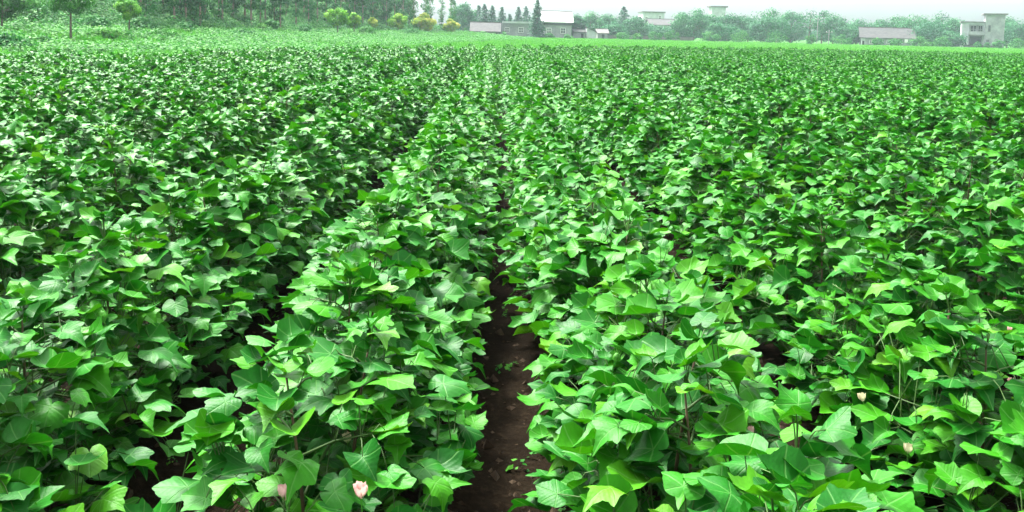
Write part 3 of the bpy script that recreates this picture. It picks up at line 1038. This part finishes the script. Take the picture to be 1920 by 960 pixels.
for a, b in ((1024.5, 1033.5), (1050.5, 1060)):
    window(B, x_(a), x_(b), zt(a, 63, D), zt(a, 52, D), -0.06, (1 if a > 1040 else 2, 1))
# low tiled shed left of it
b0 = on_height(910, 174, 0); S1 = empty('tiled_shed', tuple(b0))
tag(S1, 'low dark shed under a pinkish mossy tile roof, left of the brick house', 'shed')
x_ = lambda px: xs(910, px, 174)
ze, zr = zt(910, 58.5, 174), zt(910, 43, 174)
gable_walls(S1, x_(884), x_(935), 0, 7, ze, zr, M['plaster'])
gable_roof(S1, x_(884), x_(935), 0, 7, ze + 0.02, zr + 0.02, M['tile_pink'], 0.4)
MB().box(x_(889), x_(904), -0.05, 0.02, 0.1, ze - 0.25).build('door', M['dark'], S1)
MB().box(x_(914), x_(925), -0.12, -0.03, 0.0, 0.9).build('panel', M['white'], S1)
MB().box(x_(928), x_(933), -0.05, 0.02, 0.1, ze - 0.3).build('door', M['dark'], S1)
# lean-to and little gabled outhouses on the right
b0 = on_height(1088, 182, 0); S2 = empty('lean_to', tuple(b0))
tag(S2, 'grey lean-to shed with a dark doorway against the right end of the brick house', 'shed')
x_ = lambda px: xs(1088, px, 182)
zl, zh = zt(1088, 60, 182), zt(1088, 52, 182)
MB().prism([(0, -0.3), (4, -0.3), (4, zh), (0, zl)], x_(1075), x_(1098)).build('wall', M['brick'], S2)
MB().prism([(-0.4, zl - 0.1), (4.3, zh + 0.05), (4.3, zh + 0.17), (-0.4, zl + 0.03)], x_(1074), x_(1099.5)).build('roof', M['tile_roof'], S2)
MB().box(x_(1089), x_(1094), -0.04, 0.02, -0.1, zl - 0.3).build('door', M['dark'], S2)
b0 = on_height(1108, 181, 0); S3 = empty('gable_outhouse', tuple(b0))
tag(S3, 'pale outhouse with its gable end towards the field, right of the lean-to', 'outhouse')
x_ = lambda px: xs(1108, px, 181)
ze, zr = zt(1108, 60, 181), zt(1102, 52, 181)
MB().poly([(x_(1100), 0, -0.3), (x_(1117), 0, -0.3), (x_(1117), 0, ze), (x_(1101), 0, zr), (x_(1100), 0, zr)]).poly(
    [(x_(1117), 0, -0.3), (x_(1117), 5, -0.3), (x_(1117), 5, ze), (x_(1117), 0, ze)]).poly(
    [(x_(1100), 5, -0.3), (x_(1100), 0, -0.3), (x_(1100), 0, zr), (x_(1100), 5, zr)]).build('wall', M['plaster_pale'], S3)
_mb = MB(); _w = (x_(1099), zr + 0.05, x_(1119), ze - 0.12)
_mb.v = [(_w[0], -0.3, _w[1]), (_w[2], -0.3, _w[3]), (_w[2], 5.2, _w[3]), (_w[0], 5.2, _w[1]), (_w[0], -0.3, _w[1] + .13), (_w[2], -0.3, _w[3] + .13), (_w[2], 5.2, _w[3] + .13), (_w[0], 5.2, _w[1] + .13)]
_mb.f = [(0, 3, 2, 1), (4, 5, 6, 7), (0, 1, 5, 4), (1, 2, 6, 5), (2, 3, 7, 6), (3, 0, 4, 7)]
_mb.build('roof', M['tile_roof'], S3)
b0 = on_height(1130, 184, 0); S4 = empty('low_outhouse', tuple(b0))
tag(S4, 'low outhouse under a pale roof at the end of the row of sheds', 'outhouse')
x_ = lambda px: xs(1130, px, 184)
ze, zr = zt(1130, 62.5, 184), zt(1130, 55.5, 184)
gable_walls(S4, x_(1121), x_(1139), 0, 4, ze, zr, M['brick'])
gable_roof(S4, x_(1121), x_(1139), 0, 4, ze + 0.02, zr + 0.02, M['slab'], 0.3)
MB().box(x_(1128), x_(1133), -0.04, 0.02, 0.2, ze - 0.2).build('door', M['dark'], S4)
# low wall running to the right
b0 = on_height(1160, 186, 0); S5 = empty('yard_wall', tuple(b0))
tag(S5, 'low brown yard wall running right from the outhouses below the trees', 'wall')
MB().box(xs(1160, 1140, 186), xs(1160, 1300, 186), 0, 0.25, -0.2, 1.0).build('wall', M['slab'], S5)
MB().box(xs(1160, 1140, 186), xs(1160, 1300, 186), -0.05, 0.30, 1.003, 1.09).build('coping', M['tile_roof'], S5)
# pale flat-roofed block behind the trees and the tiled roof before it
D = 250.0
b0 = on_height(1224, D, 0); H2 = empty('flat_block', tuple(b0))
tag(H2, 'pale flat-roofed block rising behind the trees, left of the concrete tower', 'house')
x_ = lambda px: xs(1224, px, D)
zz_ = zt(1224, 23.5, D)
MB().box(x_(1204), x_(1244), 0, 8, -0.3, zz_).build('wall', M['plaster_pale'], H2)
MB().box(x_(1202), x_(1246), -0.5, 8.4, zz_ + 0.003, zz_ + 0.28).build('roof', M['slab'], H2)
window(H2, x_(1208), x_(1213), zt(1210, 40, D), zt(1210, 31, D), 0.0)
window(H2, x_(1233), x_(1238), zt(1235, 36, D), zt(1235, 29, D), 0.0)
D = 222.0
b0 = on_height(1242, D, 0); H3 = empty('tiled_house', tuple(b0))
tag(H3, 'house with a pinkish tile roof peeping over the trees before the flat block', 'house')
x_ = lambda px: xs(1242, px, D)
ze, zr = zt(1242, 47, D), zt(1242, 36.5, D)
gable_walls(H3, x_(1219), x_(1266), 0, 8, ze, zr, M['plaster_pale'])
gable_roof(H3, x_(1219), x_(1266), 0, 8, ze + 0.02, zr + 0.02, M['tile_pink'], 0.35)
window(H3, x_(1223), x_(1228), zt(1225, 60, D), zt(1225, 52, D), 0.0)
# tower with a wide cap
D = 240.0
b0 = on_height(1342, D, 0); H4 = empty('concrete_tower', tuple(b0))
tag(H4, 'concrete tower with a wide flat cap standing up out of the trees', 'tower')
x_ = lambda px: xs(1342, px, D)
zz_ = zt(1342, 14, D); zl = zt(1342, 46, D)
_mb = MB()
for z, hw in ((-0.3, x_(1354)), (zl, x_(1354)), (zz_, x_(1355))):
    _mb.v += [(-hw, -hw, z), (hw, -hw, z), (hw, hw, z), (-hw, hw, z)]
for k in range(2):
    for i in range(4):
        j = (i + 1) % 4
        _mb.f.append((k * 4 + i, k * 4 + j, k * 4 + 4 + j, k * 4 + 4 + i))
_mb.f.append((8, 9, 10, 11))
_mb.build('wall', M['plaster_pale'], H4)
hw = x_(1358)
MB().box(-hw, hw, -hw, hw, zz_ + 0.003, zz_ + 0.35).build('roof', M['slab'], H4)
# long barn on the right
D = 192.0
b0 = on_height(1662, D, 0); H5 = empty('long_barn', tuple(b0), R(-18))
tag(H5, 'long low barn with a worn brown tile roof and pale left end', 'barn')
x_ = lambda px: xs(1662, px, D) * 0.94
ze, zr = zt(1662, 70.5, D), zt(1662, 53, D)
gable_walls(H5, x_(1616), x_(1711), 0, 9, ze, zr, M['plaster'])
gable_roof(H5, x_(1616), x_(1711), 0, 9, ze + 0.02, zr + 0.02, M['tile_roof'], 0.55)
MB().box(x_(1614.5), x_(1622), -0.35, -0.003, -0.3, ze - 0.25).build('pier', M['plaster_pale'], H5)
MB().box(x_(1616.5), x_(1620.5), -0.40, -0.352, -0.2, 1.1).build('door', M['dark'], H5)
for a in (1630, 1662, 1684):
    window(H5, x_(a), x_(a + 7), zt(a, 82, D), zt(a, 75, D), 0.0)
MB().box(x_(1694), x_(1700), -0.75, -0.60, 0.9, ze - 0.25).build('hanging_sheet', M['white'], H5)
# concrete house with a stair tower
D = 196.0
b0 = on_height(1842, D, 0); H6 = empty('concrete_house', tuple(b0), R(-25))
tag(H6, 'unfinished two-storey concrete house with balcony and a taller stair tower on its right', 'house')
x_ = lambda px: xs(1842, px, D) * 0.90
z_ = lambda py, px=1842: zt(px, py, D)
xa, xb, xc = x_(1801), x_(1844), x_(1879)
# main body with a recessed ground-floor porch and a recessed upper loggia
mbw = MB()
mbw.box(xa, x_(1815), 0, 8, -0.3, z_(42.5))
mbw.box(x_(1815), xb, 2.0, 8, -0.3, z_(42.5))
mbw.box(x_(1815), xb, 0.0, 1.997, z_(47), z_(42.5))
mbw.box(x_(1841), xb, 0.0, 1.997, -0.3, z_(47) - 0.003)
mbw.box(x_(1815) + 0.003, x_(1841) - 0.003, 0.0, 1.997, z_(66.5), z_(64))
mbw.build('wall', M['plaster_pale'], H6)
MB().box(xa - 0.25, xb - 0.01, -0.45, 8.2, z_(42.5) + 0.003, z_(40.5)).build('roof', M['slab'], H6)
bal = MB().box(x_(1814), xb - 0.03, -0.75, -0.003, z_(67), z_(65.5)).build('balcony', M['slab'], H6)
MB().box(x_(1814), xb - 0.03, -0.75, -0.65, z_(65.5) + 0.003, z_(59)).build('parapet', M['plaster'], bal)
for a, b in ((1818, 1829), (1832, 1840.5)):
    window(H6, x_(a), x_(b), z_(62), z_(47.5), 1.95, (1, 1), 'white')
MB().box(x_(1818), x_(1839), 1.93, 1.99, 0.0, z_(68.5)).build('door', M['dark'], H6)
MB().box(xb + 0.003, xc, -0.7, 7, -0.3, z_(27.5)).build('stair_tower', M['plaster'], H6)
MB().box(xb - 0.55, xc + 0.45, -1.2, 7.4, z_(27.5) + 0.003, z_(25)).build('tower_roof', M['slab'], H6)
window(H6, x_(1849), x_(1854), z_(59), z_(47), -0.7, (0, 1), 'slab')
window(H6, x_(1847), x_(1853), z_(80), z_(74), -0.7, (1, 0), 'slab')
fw = MB().box(x_(1806), x_(1876), -3.2, -2.95, -0.3, 0.75).build('front_wall', M['tile_pink'], H6)

# ------------------------------------------------------------------ utility poles
for px, dep, top, lab in ((1531, 178, 31, 'taller thin utility pole before the trees, with a short crossarm'), (1553, 172, 56, 'short thin pole right of the taller utility pole')):
    g = on_height(px, dep, 0)
    h = zt(px, top, dep)
    po = empty('utility_pole', tuple(g)); tag(po, lab, 'pole', 'utility poles')
    MB().tube([(0, 0, -0.3), (0, 0, h * 0.5), (0, 0, h)], (0.09, 0.08, 0.06), 8).build('shaft', M['pole'], po, True)
    if h > 3:
        MB().box(-0.6, 0.6, -0.13, -0.05, h - 0.55, h - 0.43).build('crossarm', M['pole'], po)
        for q in (-0.5, 0.5):
            MB().tube([(q, -0.09, h - 0.427), (q, -0.09, h - 0.33), (q, -0.09, h - 0.25)], (0.03, 0.05, 0.02), 6).build('insulator', M['white'], po)

# ------------------------------------------------------------------ conifers
def conifer(rs, h, w):
    tiers = int(h * 3.2)
    ps, ns, sz = [], [], []
    for i in range(tiers):
        t = (i + 0.5) / tiers
        z = 0.08 * h + 0.92 * h * t
        rad = w * 0.80 * (1 - t) ** 0.75 * rs.uniform(0.78, 1.15) + 0.06
        nb = max(7, int(22 * (1 - t) + 7))
        for b in range(nb):
            a = rs.uniform(0, 6.28); L = rad * rs.uniform(0.6, 1.1)
            for q in np.linspace(0.25, 1, 7):
                p = np.array([math.cos(a) * L * q, math.sin(a) * L * q, z - 0.28 * L * q + 0.10 * L * q * q]) + rs.normal(0, 0.07, 3)
                nrm = np.array([math.cos(a) * 0.5, math.sin(a) * 0.5, 1.0]) + rs.normal(0, 0.4, 3)
                ps.append(p); ns.append(nrm / np.linalg.norm(nrm)); sz.append(0.46)
    v, f, r = cards(np.array(ps), np.array(ns), np.array(sz), rs, 0.5)
    return mesh_from('crown', v, f, [M['conifer']], False, rnd=r)
CON = [(897, 205, 10, 30, 'left conifer of the pair behind the tiled shed'), (907, 198, 7, 32, 'taller right conifer of the pair behind the tiled shed'),
       (922, 200, 10, 26, 'pointed conifer above the joint of shed and brick house'), (940, 203, 13, 24, 'conifer behind the left end of the brick house'),
       (955, 215, 26, 18, 'small faint conifer in the gap above the brick house roof'), (971, 200, 13, 24, 'slim conifer above the middle of the brick house roof'),
       (985, 203, 12, 30, 'conifer standing close left of the tallest one'), (1006, 171, -2, 27, 'tallest dark conifer standing in front of the brick house'),
       (1168, 205, 12, 40, 'tall pointed conifer above the low yard wall'), (1199, 215, 31, 20, 'small conifer before the flat-roofed block')]
for i, (px, dep, top, wpx, lab) in enumerate(CON):
    rs = np.random.default_rng(4000 + i)
    g = on_height(px, dep, 0); h = zt(px, top, dep); w = wpx / PXM(dep)
    t = tree('conifer', lab, 'conifer', tuple(g), conifer(rs, h, w), MB().tube([(0, 0, -0.2), (0, 0, h * 0.5), (0, 0, h * 0.97)], (0.16, 0.10, 0.02), 6).mesh('trunk', M['bark'], True),
             group='conifers around the houses')

# ------------------------------------------------------------------ broad-leaved trees along the far edge
BRO = [(868, 190, 6, 40), (884, 215, 22, 26), (1081, 186, 27, 26), (1108, 205, 26, 44), (1140, 210, 27, 40), (1187, 200, 30, 34), (1150, 192, 44, 40),
       (1212, 205, 46, 36), (1240, 200, 52, 44), (1281, 200, 23, 48), (1300, 196, 15, 50), (1326, 200, 26, 44), (1362, 205, 22, 44), (1350, 192, 46, 60), (1383, 212, 27, 40), (1402, 205, 31, 36),
       (1442, 208, 18, 62), (1440, 194, 34, 60), (1481, 212, 20, 50), (1516, 205, 19, 44), (1540, 212, 20, 36), (1561, 203, 29, 46), (1605, 215, 38, 50),
       (1590, 200, 48, 44), (1649, 214, 38, 44), (1679, 216, 31, 54), (1719, 206, 32, 60), (1735, 194, 44, 58), (1762, 212, 27, 56), (1789, 208, 34, 46), (1780, 194, 62, 44), (1887, 214, 31, 52), (1908, 206, 42, 60), (1870, 220, 48, 50)]
rs = np.random.default_rng(4100)
BRO.sort()
for i, (px, dep, top, wpx) in enumerate(BRO):
    r2 = np.random.default_rng(4200 + i)
    g = on_height(px, dep, 0); h = max(2.0, zt(px, top, dep)) * 1.10; w = wpx / PXM(dep) * 1.25
    airy = px in (1516, 1540)
    cr, cs = crown_broad(r2, h, w * 1.12, h * (0.05 if not airy else 0.3), 0.42, M['broad'], 44 if not airy else 22, 90 if not airy else 34)
    tk = trunk_limbs(r2, h * 0.85, 0.05 + 0.018 * h, cs, M['bark'], 9)
    tree('broadleaf_tree', f'hazy broad-leaved tree, {nth(i + 1)} from the left along the far edge of the fields', 'tree', tuple(g), cr, tk, group='hazy trees along the far edge')

# low bushes at the foot of the houses
BU = [(872, 165, 16, 2.2), (905, 166, 14, 1.5), (944, 172, 12, 1.5), (1030, 172, 22, 1.2), (1065, 172, 18, 1.2), (1170, 178, 34, 1.8), (1195, 180, 22, 1.6), (1228, 178, 28, 2.4), (1262, 180, 30, 2.6),
      (1330, 180, 40, 2.4), (1390, 178, 44, 2.6), (1455, 180, 40, 2.8), (1522, 170, 22, 2.3), (1578, 178, 40, 2.4), (1645, 182, 22, 2.0), (1678, 182, 26, 2.2), (1725, 182, 40, 2.2), (1765, 182, 36, 2.4), (1832, 184, 14, 1.6), (1850, 184, 12, 1.5),
      (1872, 180, 26, 2.2), (1905, 182, 32, 2.6)]
for i, (px, dep, wpx, h) in enumerate(BU):
    r2 = np.random.default_rng(4400 + i)
    g = on_height(px, dep, 0); w = wpx / PXM(dep)
    cr, cs = crown_broad(r2, h, w * 1.1, 0.0, 0.26, M['shrub'], 18, 50)
    tree('bush', f'low hazy bush, {nth(i + 1)} from the left along the foot of the far houses', 'bush', tuple(g), cr, trunk_limbs(r2, h * 0.7, 0.05, cs, M['bark'], 6), group='bushes at the foot of the houses')

# ------------------------------------------------------------------ distant trees closing the horizon behind everything
P, RT, S_, K_ = [], [], [], []
rs = np.random.default_rng(4500)
farm = []
for i in range(4):
    r2 = np.random.default_rng(4600 + i)
    farm.append(crown_broad(r2, 6.5, 6.5, 0.0, 0.55, M['broad'], 26, 40)[0])
for i in range(340):
    y = rs.uniform(260, 420); px = rs.uniform(850, 1990)
    g = on_height(px, y, 0)
    P.append(tuple(g)); RT.append((0, 0, rs.uniform(0, 6.28))); S_.append(rs.uniform(0.6, 1.05)); K_.append(int(rs.integers(4)))
scatter('distant_trees', P, RT, S_, K_, farm, 'faint line of trees fading into the haze behind the houses', 'trees')

# ------------------------------------------------------------------ clods, pebbles and seedlings on the bare earth
rs = np.random.default_rng(5000)
V, Fc = [], []
oct_f = [(0, 2, 4), (2, 1, 4), (1, 3, 4), (3, 0, 4), (2, 0, 5), (1, 2, 5), (3, 1, 5), (0, 3, 5)]
for i in range(4500):
    k = rs.integers(-3, 4)
    x = ROW0 + k * ROWS + rs.normal(0, 0.16) if rs.uniform() < 0.75 else rs.uniform(-3, 3)
    y = 1.5 + rs.uniform(0, 1) ** 1.5 * 8
    s = rs.lognormal(-4.6, 0.6)
    z = soil(x, y) + 0.022 * noise.fractal(Vector((x * 3, y * 3, 0)), 0.8, 2.2, 4) + 0.03 * noise.noise(Vector((x * 0.7, y * 0.7, 4)))
    b = len(V)
    for d in ((1, 0, 0), (-1, 0, 0), (0, 1, 0), (0, -1, 0), (0, 0, .8), (0, 0, -.6)):
        q = np.array(d) * s * rs.uniform(0.6, 1.3, 3) + rs.normal(0, 0.2 * s, 3)
        V.append((x + q[0], y + q[1], z + q[2]))
    Fc += [tuple(b + q for q in t) for t in oct_f]
cl = link('soil_clods', mesh_from('soil_clods', V, Fc, [M['pebble']], False))
tag(cl, 'crumbly dark clods strewn along the bare furrows', 'clods', kind='stuff')
seed = [weed_mesh(60 + i, M['weed'], 9, 0.035, 0.03, 0.022) for i in range(3)]
n = 220
xx = ROW0 + rs.integers(-2, 3, n) * ROWS + rs.normal(0, 0.15, n); yy = 1.6 + rs.uniform(0, 1, n) ** 1.4 * 7
zz = np.array([soil(a, b) + 0.022 * noise.fractal(Vector((a * 3, b * 3, 0)), 0.8, 2.2, 4) + 0.03 * noise.noise(Vector((a * 0.7, b * 0.7, 4))) for a, b in zip(xx, yy)])
scatter('furrow_seedlings', np.stack([xx, yy, zz], 1), np.stack([np.zeros(n), np.zeros(n), rs.uniform(0, 6.28, n)], 1), rs.uniform(0.5, 1.4, n), rs.integers(0, 3, n),
        seed, 'tiny weed seedlings sprouting on the bare furrow', 'seedlings')

# ------------------------------------------------------------------ haze
m, nt, N, L = new_mat('haze')
pv = N.new('ShaderNodeVolumePrincipled')
pv.inputs['Color'].default_value = (0.74, 0.91, 1.0, 1)
pv.inputs['Density'].default_value = 0.0004
pv.inputs['Anisotropy'].default_value = 0.2
mo = N.new('ShaderNodeOutputMaterial')
L.new(pv.outputs[0], mo.inputs['Volume'])
hz = MB().box(-500, 500, -40, 580, -1.5, 42).build('haze', m)
tag(hz, 'pale blue summer haze hanging over the field', 'haze', kind='stuff')
